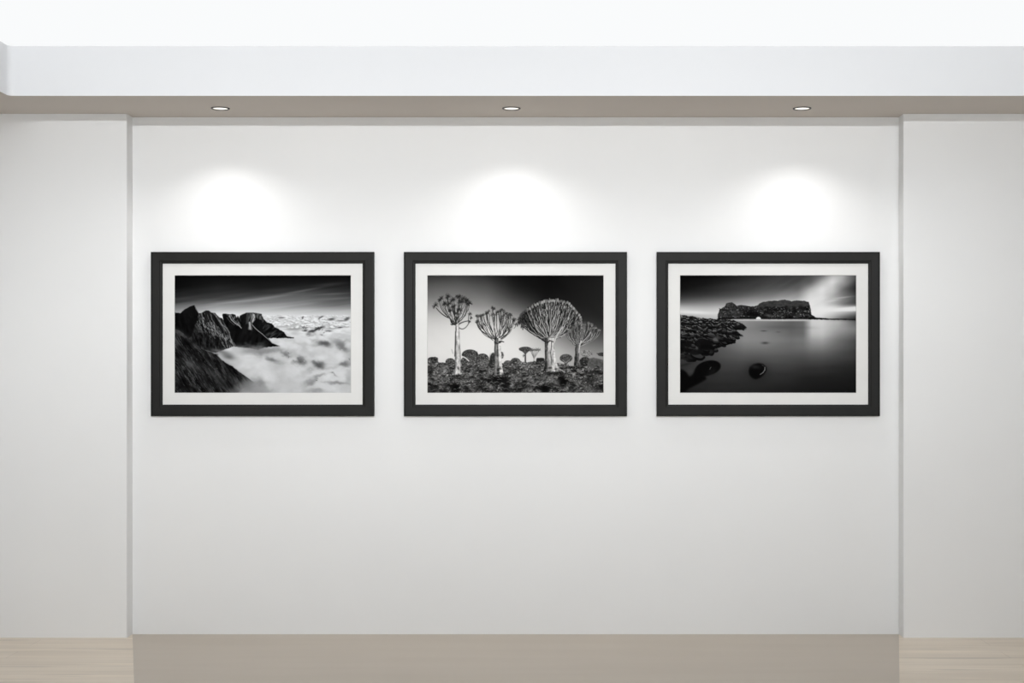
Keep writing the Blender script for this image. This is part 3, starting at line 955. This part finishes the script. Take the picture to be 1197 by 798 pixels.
    for i in range(620):
        v = 47 + r.rand() ** 1.25 * 47
        u = r.rand() * 78
        rim = np.interp(v, [47, 52, 61, 66, 71, 76, 80, 84, 88, 92, 96], [8, 62, 76, 66, 70, 60, 52, 40, 36, 28, 12])
        lim = np.interp(u, [0, 12, 25, 44, 62, 78], [47.5, 48.5, 50.5, 52, 53.5, 61])
        if u > rim - 1 or v < lim:
            continue
        s = .8 + (v - 46) * .06 * (.4 + r.rand())
        an = .3 + r.randn() * .4
        P.ell(u, v + s * .5, s * 2.0, s * .95, 6, an, .85)
        P.ell(u, v, s * 1.8, s * .7, 22 + 38 * r.rand(), an, .9)
        if r.rand() > .15:
            P.line([(u - s * 1.2 * math.cos(an), v - s * .4 - s * 1.0 * math.sin(an)), (u + s * 1.1 * math.cos(an), v - s * .45 + s * .9 * math.sin(an))], .5, .4,
                   (100 + 110 * r.rand()) * np.interp(v, [47, 70, 96], [1.1, .85, .55]), .85)
    for u, v, a, b, val, an in [(28, 79.5, 9.5, 6, 15, .1), (31, 84, 8, 3.2, 10, .1), (20, 89, 8, 3.5, 18, -.15), (10, 80, 4, 4, 16, .2), (2, 84, 3, 6, 8, 0), (66, 69, 7, 1.4, 12, .22), (54, 75, 4, 2, 16, .3), (70, 61, 7, 2.2, 16, .15), (8, 88, 3, 2, 12, .3)]:
        P.ell(u, v, a, b, val, an, .9, 1.2)
    P.line([(21, 73.5), (27, 73), (33, 75)], .8, .5, 84, .7)
    P.line([(2, 71), (10, 72), (18, 70.5)], .8, .5, 92, .6)
    P.line([(4, 62), (14, 63), (24, 65)], .9, .5, 118, .6)
    P.blob(42, 74, 4, 3, 110, .7, -.2)
    P.blob(20, 85, 2, 2, 90, .6)
    P.blob(3, 98, 9, 2.5, 62, .6)
    # stones lying in the water
    P.blob(6, 104, 9, 1.6, 34, .75, -.25)
    P.blob(12, 112, 8, 4, 68, .6)
    P.mix(P.poly([(-1, 109), (4, 110), (8, 113), (11, 118), (20, 114.5), (30, 117.5), (31, 121), (22, 126), (10, 132), (5, 138), (-1, 138)], .9), 7)
    P.ell(33, 107.8, 15, 8.4, 9, -.22, 1, 1.2)
    P.mix(P.poly([(18, 109), (30, 103), (38, 110), (34, 116), (24, 119), (14, 118)], 1.), 8)
    P.blob(38, 112, 6, 4, 26, .6, -.6)
    P.line([(35, 109.3), (35.8, 107.6), (36.8, 106.8)], .6, .4, 125, .8)
    P.blob(90, 113, 14, 11, 34, .75)
    P.mix(P.poly([(80.2, 111.5), (81.5, 107), (86, 103.4), (92, 102.2), (97.5, 103.4), (101, 106.8), (101.2, 110.5), (98.5, 115), (94, 119), (89, 121), (84.5, 119.5), (81.3, 116)], .7), 8)
    P.blob(88, 106.5, 6, 2.4, 46, .7, .1)
    P.line([(99.3, 107), (99.2, 110), (97, 113.2), (93.6, 115.4)], 1, .7, 150, .85)
    P.line([(96, 104.5), (98.5, 106)], .7, .5, 92, .7)
    P.blob(98, 64.8, 3.4, .7, 72, .85)
    P.blob(99.5, 78.8, 4, 1.3, 62, .9)
    P.a *= .96
    e = P.frame_edge()
    P.mix(np.clip(1 - e / .5, 0, 1) * .6, 20)  # painted shadow of the mat along the rim
    return P.done((1., 1., 1.005))


# ---------------------------------------------------------------- framed photographs
FW, FH = 261 / PPM, 192 / PPM            # outer size
RAIL = 13.5 / PPM
DEPTH = .03


def member(horizontal, sign, parent):
    """One mitred length of moulding; t runs from the outer edge inwards."""
    prof = [(0, 0), (0, -.0265), (.0022, -.029), (.010, -DEPTH), (RAIL - .017, -DEPTH + .0015), (RAIL - .014, -DEPTH + .0045), (RAIL - .004, -DEPTH + .006), (RAIL, -DEPTH + .009), (RAIL, -.012), (RAIL - .006, -.012), (RAIL - .006, 0)]
    bm = bmesh.new()
    ends = []
    for e in (-1, 1):
        vs = []
        for t, y in prof:
            if horizontal:
                vs.append(bm.verts.new((e * (FW / 2 - t), y, sign * (FH / 2 - t))))
            else:
                vs.append(bm.verts.new((sign * (FW / 2 - t), y, e * (FH / 2 - t))))
        ends.append(vs)
    n = len(prof)
    for i in range(n):
        j = (i + 1) % n
        bm.faces.new((ends[0][i], ends[0][j], ends[1][j], ends[1][i]))
    bm.faces.new(ends[0])
    bm.faces.new(ends[1])
    return obj('frame_rail' if horizontal else 'frame_stile', bm, m_black, parent)


def rect(bm, x, z, y):
    return [bm.verts.new(p) for p in ((-x, y, -z), (x, y, -z), (x, y, z), (-x, y, z))]


def strip(bm, a, c):
    for i in range(4):
        j = (i + 1) % 4
        bm.faces.new((a[i], a[j], c[j], c[i]))


PXW, PXH = 206 / PPM / 2, 137.2 / PPM / 2       # half size of the print showing


def print_sheet(parent, colours, name):
    """The print: a fine sheet of squares, one colour per corner."""
    rows, cols = colours.shape[:2]
    xs = np.linspace(-PXW - .001, PXW + .001, cols)
    zs = np.linspace(PXH + .001, -PXH - .001, rows)
    co = np.zeros((rows, cols, 3), np.float32)
    co[..., 0], co[..., 1], co[..., 2] = xs[None, :], -.0145, zs[:, None]
    idx = np.arange(rows * cols).reshape(rows, cols)
    q = np.stack([idx[:-1, :-1], idx[1:, :-1], idx[1:, 1:], idx[:-1, 1:]], -1).reshape(-1, 4)
    me = bpy.data.meshes.new(name)
    me.vertices.add(rows * cols)
    me.vertices.foreach_set('co', co.ravel())
    me.loops.add(q.size)
    me.loops.foreach_set('vertex_index', q.ravel().astype(np.int32))
    me.polygons.add(len(q))
    me.polygons.foreach_set('loop_start', (np.arange(len(q)) * 4).astype(np.int32))
    me.update(calc_edges=True)
    me.validate()
    ca = me.color_attributes.new('print', 'FLOAT_COLOR', 'POINT')
    rgba = np.ones((rows * cols, 4), np.float32)
    rgba[:, :3] = (colours * PRINT_K).reshape(-1, 3)
    ca.data.foreach_set('color', rgba.ravel())
    me.materials.append(m_print)
    o = bpy.data.objects.new(name, me)
    C.objects.link(o)
    o.parent = parent
    return o


def framed_picture(px, colours, label, motif):
    s = (D - DEPTH) / D
    t = thing('framed_picture', label, 'framed picture', (wx(px, -DEPTH), 0, wz(390.3, -DEPTH)), 'black framed photographs on the white gallery wall')
    t.scale = (s, 1, s)
    for sg in (1, -1):
        member(True, sg, t)
    for sg in (-1, 1):
        member(False, sg, t)
    ox, oz = FW / 2 - RAIL + .003, FH / 2 - RAIL + .003
    bm = bmesh.new()
    k0, k1, k2 = rect(bm, ox, oz, -.0150), rect(bm, ox, oz, -.0175), rect(bm, PXW + .0025, PXH + .0025, -.0175)
    k4 = rect(bm, PXW + .0025, PXH + .0025, -.0150)
    strip(bm, k0, k1)
    strip(bm, k1, k2)
    strip(bm, k0, k4)
    m = obj('mat_board', bm, m_mat, t)
    bm = bmesh.new()
    k2, k3, k4 = rect(bm, PXW + .0025, PXH + .0025, -.0175), rect(bm, PXW, PXH, -.0150), rect(bm, PXW + .0025, PXH + .0025, -.0150)
    strip(bm, k2, k3)
    strip(bm, k3, k4)
    strip(bm, k4, k2)
    bv = obj('bevelled_edge', bm, m_bevel, m)
    bv['label'] = 'greyish cut edge of the mat opening'
    p = print_sheet(t, colours, 'photograph_print')
    p['label'] = motif
    bm = bmesh.new()
    box(bm, -ox, ox, -.0140, -.004, -oz, oz)
    obj('backing_board', bm, m_board, t)
    return t


framed_picture(306.6, print_mountains(), 'black framed photograph of dark mountains above a sea of clouds', 'black and white print of mountain ridges and clouds')
framed_picture(602.5, print_trees(), 'black framed photograph of four branching trees on rocky ground', 'black and white print of four thick-trunked trees')
framed_picture(898.3, print_shore(), 'black framed photograph of a rock headland with calm sea and stones', 'black and white print of a rocky headland in still water')

# ---------------------------------------------------------------- downlights
LY = -.302
LABELS = ['small round downlight in the soffit above the mountain photograph', 'small round downlight in the soffit above the photograph of trees', 'small round downlight in the soffit above the sea photograph']


def lathe(bm, prof, seg=40):
    rings = []
    for r, z in prof:
        rings.append([bm.verts.new((r * math.cos(2 * math.pi * k / seg), r * math.sin(2 * math.pi * k / seg), z)) for k in range(seg)])
    for a, c in zip(rings, rings[1:] + rings[:1]):
        for k in range(seg):
            j = (k + 1) % seg
            bm.faces.new((a[k], a[j], c[j], c[k]))


for px, lab in zip((257.6, 597.8, 937.6), LABELS):
    t = thing('recessed_downlight', lab, 'downlight', (wx(px, LY), LY, H), 'recessed downlights along the soffit')
    bm = bmesh.new()
    lathe(bm, [(.044, 0), (.0555, 0), (.0555, -.0025), (.0535, -.0045), (.047, -.0045), (.044, -.002)])
    obj('trim_ring', bm, m_ring, t, smooth=False)
    bm = bmesh.new()
    seg = 40
    top = [bm.verts.new((.044 * math.cos(2 * math.pi * k / seg), .044 * math.sin(2 * math.pi * k / seg), -.0008)) for k in range(seg)]
    mid = [bm.verts.new((.030 * math.cos(2 * math.pi * k / seg), .030 * math.sin(2 * math.pi * k / seg), -.0022)) for k in range(seg)]
    for k in range(seg):
        bm.faces.new((top[k], top[(k + 1) % seg], mid[(k + 1) % seg], mid[k]))
    bm.faces.new(mid)
    ln = obj('lens', bm, m_lens, t)
    ln['label'] = 'glowing warm white lens'
    ld = bpy.data.lights.new('downlight_lamp', 'SPOT')
    ld.energy = SPOT_W
    ld.color = (1, .99, .975)
    ld.spot_size = math.radians(SPOT_DEG)
    ld.spot_blend = SPOT_BLEND
    ld.shadow_soft_size = .03
    lo_ = bpy.data.objects.new('downlight_lamp', ld)
    C.objects.link(lo_)
    lo_.parent = t
    lo_.location = (0, 0, -.04)
    lo_.rotation_euler = (math.radians(SPOT_TILT), 0, 0)

# ---------------------------------------------------------------- linear wall washer hung in the tray, well above the view
wl = bpy.data.lights.new('wall_washer_lamp', 'AREA')
wl.shape = 'RECTANGLE'
wl.size, wl.size_y = WASH_S, .06
wl.energy = WASH_W
wl.color = (.965, .985, 1)
wo = bpy.data.objects.new('wall_washer_lamp', wl)
C.objects.link(wo)
wo.location = (WASH_X, WASH_Y, H + .077 * (-WASH_Y - .69))
wo.rotation_euler = (math.radians(90 - WASH_TILT), 0, math.radians(WASH_ROT))
wl.spread = math.radians(WASH_SPREAD)

# ---------------------------------------------------------------- daylight through the opening added behind the camera, camera, view
w = bpy.data.worlds.new('daylight')
bpy.context.scene.world = w
w.use_nodes = True
bg = w.node_tree.nodes['Background']
bg.inputs['Color'].default_value = (.95, .98, 1, 1)
bg.inputs['Strength'].default_value = WORLD_E

cd = bpy.data.cameras.new('camera')
cd.sensor_fit = 'HORIZONTAL'
cd.sensor_width = 36
cd.lens = PPM * D / 1197 * 36
cd.shift_x = -(VX - 598.5) / 1197
cd.shift_y = (VY - 399.0) / 1197
cd.clip_end = 60
cam = bpy.data.objects.new('camera', cd)
C.objects.link(cam)
cam.location = (CAMX, -D, EYE)
cam.rotation_euler = (math.pi / 2, 0, 0)
bpy.context.scene.camera = cam

vs = bpy.context.scene.view_settings
bpy.context.scene.display_settings.display_device = 'sRGB'
vs.view_transform = 'Standard'
vs.look = 'None'
vs.gamma = 1
vs.use_curve_mapping = False
vs.exposure = EXPOSURE
